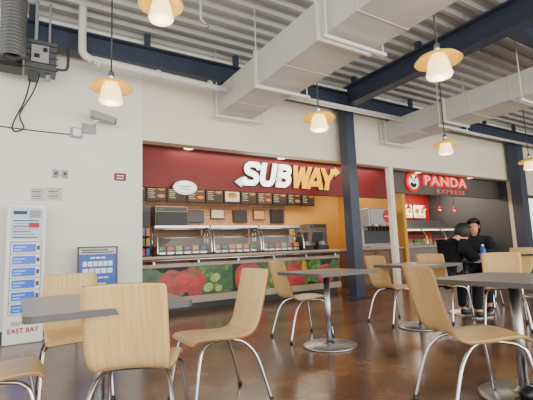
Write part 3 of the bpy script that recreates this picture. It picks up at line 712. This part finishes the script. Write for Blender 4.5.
c0 = make_chair((.545, 2.17, 0), face(.45, .9), 'light plywood chair with chrome legs pulled to grey table')
dup(c0, (1.12, 2.52, 0), face(-1, .0), 'light plywood chair turned toward the near grey table')
dup(c0, (.35, 3.2, 0), face(0, -1), 'light plywood chair tucked under the grey table')
dup(c0, (-.11, 2.42, 0), face(1, 0), 'light plywood chair at the end of grey table')
dup(c0, (2.72, 3.7, 0), face(1, -.1), 'light plywood chair beside the middle pedestal table')
dup(c0, (4.15, 3.62, 0), face(1, -.1), 'light plywood chair beside a farther pedestal table')
dup(c0, (2.3, 1.45, 0), face(1, -.5), 'large light plywood chair facing the grey pedestal table')
dup(c0, (4.72, 3.3, 0), face(1, .1), 'light plywood chair with a person in black seated')
dup(c0, (5.92, 3.55, 0), face(-1, -.3), 'light plywood chair holding a person in dark trousers')
dup(c0, (4.78, 2.6, 0), face(1, .6), 'empty light plywood chair near seated person')
dup(c0, (7.0, 3.6, 0), face(-1, 0), 'light plywood chair at a distant table')

# ------------------------------------------------------------------ tables
def make_table(loc, rotz, label, hy=.37):
    r = empty('pedestal_table', loc, rotz, label, 'table', 'grey pedestal tables')
    G().prismz(rounded(-.37, .37, -hy, hy, .05), .705, .735, M_TOP, M_TEDGE).obj('table_top', r)
    G().tube([(0, 0, .03), (0, 0, .69)], .031, M_CHROME2, 20).obj('column', r)
    G().lathe([(0, 0), (.265, 0), (.27, .012), (.25, .022), (.1, .034), (.05, .045), (.045, .06), (0, .06)], M_CHROME2, seg=40).obj('base', r)
    G().box(-.2, .2, -.03, .03, .685, .705, M_BLACK).box(-.03, .03, -.2, .2, .68, .705, M_BLACK).obj('top_bracket', r)
    return r
make_table((.39, 2.42, 0), 0, 'near grey laminate table on round steel pedestal', .48)
t0 = make_table((2.66, 3.2, 0), 0, 'grey table on round steel pedestal')
dup(t0, (4.07, 3.2, 0), 0, 'grey table on steel pedestal near the column')
dup(t0, (2.72, 1.41, 0), 0, 'large grey table with black shoe on its base')
dup(t0, (5.32, 3.38, 0), 0, 'grey table where two people sit')
dup(t0, (7.6, 3.5, 0), 0, 'distant grey table on steel pedestal')

# ------------------------------------------------------------------ people
M_SKIN = mat('skin', (196, 140, 110), .55); M_HAIR = mat('dark_hair', (22, 17, 15), .6, noise=.3, nscale=40, bump=.4)
M_JK = mat('black_jacket', (20, 21, 25), .95, noise=.2, nscale=20, bump=.3, spec=.15); M_TR = mat('dark_trousers', (26, 27, 33), .9, noise=.2, nscale=20, spec=.2)
M_SW2 = mat('charcoal_sweater', (34, 34, 39), .95, noise=.2, nscale=20, bump=.3, spec=.15)
M_SHOE = mat('black_shoe', (16, 16, 18), .5); M_SOLE = mat('shoe_sole', (190, 188, 182), .6)
def skin(name, verts, edges, m, parent, root=0):
    me = bpy.data.meshes.new(name); me.from_pydata([v[0] for v in verts], edges, [])
    o = bpy.data.objects.new(name, me); COL.objects.link(o)
    s = o.modifiers.new('skin', 'SKIN'); s.use_smooth_shade = True
    for i, v in enumerate(verts):
        d = me.skin_vertices[0].data[i]; rr = v[1]; d.radius = rr if isinstance(rr, tuple) else (rr, rr); d.use_root = (i == root)
    ss = o.modifiers.new('sub', 'SUBSURF'); ss.levels = 2; ss.render_levels = 2
    bpy.context.view_layer.update()
    nm = bpy.data.meshes.new_from_object(o.evaluated_get(bpy.context.evaluated_depsgraph_get()))
    bpy.data.objects.remove(o)
    nm.materials.clear(); nm.materials.append(m)
    for q in nm.polygons: q.use_smooth = True
    o = bpy.data.objects.new(name, nm); COL.objects.link(o); o.parent = parent
    return o
def person(loc, rotz, label, lean, headdown, top, hairlong=False):
    r = empty('person', loc, rotz, label, 'person')
    def S(x, y, z):
        k = max(0, z-.5); return (x, y+lean*k, z-lean*lean*k*.45)
    V = []; E = []
    def add(pos, rad, par=None):
        V.append((pos, rad)); i = len(V)-1
        if par is not None: E.append((par, i))
        return i
    pel = add(S(0, -.06, .54), (.11, .085)); sp = add(S(0, -.05, .7), (.10, .075), pel); ch = add(S(0, -.03, .9), (.115, .08), sp)
    nb = add(S(0, -.02, 1.02), (.06, .06), ch); nk = add(S(0, .0, 1.09), (.05, .052), nb)
    hd = Vector(S(0, .02, 1.2)); hd.y += headdown*.07; hd.z -= headdown*.03
    jaw = add((0, hd.y-.0, hd.z-.055), (.058, .07), nk); md = add((0, hd.y, hd.z), (.074, .09), jaw); cr = add((0, hd.y-.01, hd.z+.065), (.06, .075), md)
    arm = {}; leg = {}
    for sx in (-1, 1):
        sh = add(S(sx*.17, -.02, .98), .048, ch); el = add((sx*.25, S(0, .14, .78)[1], .80), .034, sh)
        wr = add((sx*.12, S(0, .38, .78)[1]-.02 if lean < .2 else .46, .79), .024, el)
        wy = V[wr][0][1]
        pl = add((sx*.10, wy+.07, .785), (.034, .018), wr)
        for j in range(4):
            fx = sx*(.10-.03+.02*j); ln = (.055, .07, .075, .06)[j]
            f1 = add((fx, wy+.105, .785), .009, pl); f2 = add((fx-sx*.005, wy+.105+ln*.6, .778), .008, f1); add((fx-sx*.008, wy+.105+ln, .768), .007, f2)
        t1 = add((sx*.10-sx*.045, wy+.06, .785), .01, pl); add((sx*.10-sx*.06, wy+.095, .778), .008, t1)
        hp = add((sx*.1, .0, .525), .07, pel); kn = add((sx*.15, .4, .5), .05, hp); an = add((sx*.14, .36, .1), .034, kn); add((sx*.15, .5, .045), (.03, .022), an)
        arm[sx] = (V[sh], V[el], V[wr]); leg[sx] = (V[hp], V[kn], V[an])
    skin('body', V, E, M_SKIN, r)
    J = [(V[pel][0], (.155, .135)), (V[sp][0], (.15, .128)), (V[ch][0], (.17, .14)), (V[nb][0], (.12, .11)), (S(0, -.01, 1.08), (.086, .086))]; JE = [(0, 1), (1, 2), (2, 3), (3, 4)]
    for sx in (-1, 1):
        b = len(J); A_ = arm[sx]; s0 = Vector(A_[0][0]); e0 = Vector(A_[1][0]); w0 = Vector(A_[2][0])
        chain = [(s0, .1), (s0.lerp(e0, .5), .088), (e0, .085), (e0.lerp(w0, .35), .074), (e0.lerp(w0, .7), .062), (w0.lerp(e0, .0), .052)]
        J += [(tuple(v), q) for v, q in chain]; JE += [(2, b)]+[(b+i, b+i+1) for i in range(5)]
    skin('jacket', J, JE, top, r)
    T = [(V[pel][0], (.145, .125))]; TE = []
    for sx in (-1, 1):
        b = len(T); A_ = leg[sx]
        T += [(A_[0][0], .1), (A_[1][0], .08), (tuple(Vector(A_[1][0]).lerp(Vector(A_[2][0]), .5)), .066), (A_[2][0], .056)]; TE += [(0, b), (b, b+1), (b+1, b+2), (b+2, b+3)]
    skin('trousers', T, TE, M_TR, r)
    for sx in (-1, 1):
        sh = skin('shoe', [((sx*.14, .33, .055), (.045, .05)), ((sx*.145, .42, .05), (.047, .045)), ((sx*.15, .53, .038), (.042, .03))], [(0, 1), (1, 2)], M_SHOE, r)
        G().box(sx*.145-.045, sx*.145+.045, .29, .565, .0, .014, M_SOLE).obj('sole', sh, bevel=.006)
    g = G(); bmesh.ops.create_uvsphere(g.bm, u_segments=24, v_segments=18, radius=1); g.mi(M_HAIR)
    kill = []
    for v in g.bm.verts:
        x, y, z = v.co
        if (y > .45 and z < .2+.3*abs(x)) or (z < (-.92 if hairlong else -.75)): kill.append(v)
        v.co = Vector((x*.104, y*.122, z*.118 if z > 0 else z*(.24 if hairlong else .13)))+hd+Vector((0, -.012, .03))
    bmesh.ops.delete(g.bm, geom=kill, context='VERTS')
    h = g.obj('hair', r, smooth=True); so = h.modifiers.new('s', 'SOLIDIFY'); so.thickness = .014
    fy = hd.y+.082
    for sx in (-1, 1):
        G().lathe([(0, -.009), (.008, -.004), (.009, 0), (.008, .004), (0, .009)], M_BLACK, (sx*.03, fy-.002, hd.z+.012), 10).obj('eye', r)
        G().lathe([(0, -.03), (.012, -.02), (.014, 0), (.016, .018), (0, .03)], M_SKIN, (sx*.079, hd.y, hd.z), 10).obj('ear', r)
    G().lathe([(0, .03), (.006, .02), (.011, -.005), (.013, -.015), (0, -.022)], M_SKIN, (0, fy+.006, hd.z-.01), 10).obj('nose', r)
    G().box(-.022, .022, fy-.012, fy+.002, hd.z-.05, hd.z-.042, mat('lips', (150, 80, 76), .5)).obj('mouth', r, bevel=.003)
    return r
person((4.72, 3.3, 0), face(1, -.3), 'seated person in black jacket hunched over the table', .42, 1.0, M_JK).scale = (.96, .96, .98)
person((5.92, 3.55, 0), face(-1, -.45), 'seated person in charcoal top with long dark hair', .05, .2, M_SW2, True)
r = empty('water_bottle', (5.42, 3.16, .735), 0, 'small blue plastic bottle on the table', 'bottle')
G().lathe([(0, 0), (.032, 0), (.034, .02), (.034, .13), (.015, .17), (0, .17)], M_BLUE, seg=16).obj('body', r)
G().lathe([(0, .17), (.016, .17), (.016, .195), (0, .195)], M_WHITE, seg=12).obj('cap', r)
r = empty('backpack', (6.5, 4.05, 0), .3, 'green and black backpack standing by the chair', 'bag')
G().box(-.15, .15, -.1, .1, 0, .42, M_BLACK).obj('body', r, bevel=.05)
G().box(-.11, .11, -.15, -.09, .05, .24, mat('bag_green', (60, 130, 80), .6)).obj('pocket', r, bevel=.02)
G().tube(spline([(-.05, 0, .42), (0, 0, .48), (.05, 0, .42)], 4), .01, M_BLACK, 6).obj('handle', r)
r = empty('sneaker', (2.66, 1.27, .035), face(-.8, .3), 'black sneaker resting on the round table base', 'shoe')
skin('upper', [((0, -.1, .07), (.05, .066)), ((0, -.02, .07), (.05, .06)), ((0, .08, .052), (.052, .042)), ((0, .16, .038), (.038, .026))], [(0, 1), (1, 2), (2, 3)], M_SHOE, r)
G().prismz([(.05*math.cos(t)*(1.05 if math.sin(t) > 0 else .9), .03+.175*math.sin(t)) for t in [2*math.pi*k/20 for k in range(20)]], 0, .022, M_BLACK).obj('sole', r)
g = G()
for k in range(4): g.tube([(-.03, .0+k*.028, .115-k*.009), (.03, .012+k*.028, .115-k*.009)], .004, M_GREY, 6)
g.obj('laces', r)

# ------------------------------------------------------------------ light
w = bpy.data.worlds.new('sky'); bpy.context.scene.world = w; w.use_nodes = True
bg = w.node_tree.nodes['Background']; bg.inputs[0].default_value = (1.0, .985, .955, 1); bg.inputs[1].default_value = 2.6
def area(name, loc, rot, sx, sy, en, col):
    l = bpy.data.lights.new(name, 'AREA'); l.shape = 'RECTANGLE'; l.size = sx; l.size_y = sy; l.energy = en; l.color = col
    o = bpy.data.objects.new(name, l); COL.objects.link(o); o.location = loc; o.rotation_euler = rot
area('shop_ceiling_light', (4.3, 7.9, 2.7), (0, 0, 0), 4.8, 1.0, 150, (1, .86, .66))
area('shop_ceiling_light', (9.8, 7.9, 2.7), (0, 0, 0), 4.2, 1.0, 200, (1, .84, .66))
area('soffit_light', (4.6, 6.33, 2.73), (math.radians(-10), 0, 0), 5, .1, 18, (1, .88, .7))
area('daylight_fill', (4, -4.6, 1.6), (math.radians(90+22), 0, 0), 16, 3.0, 900, (1, .985, .95))  # added fill behind the camera, tilted up to brighten deck and walls; no window modelled
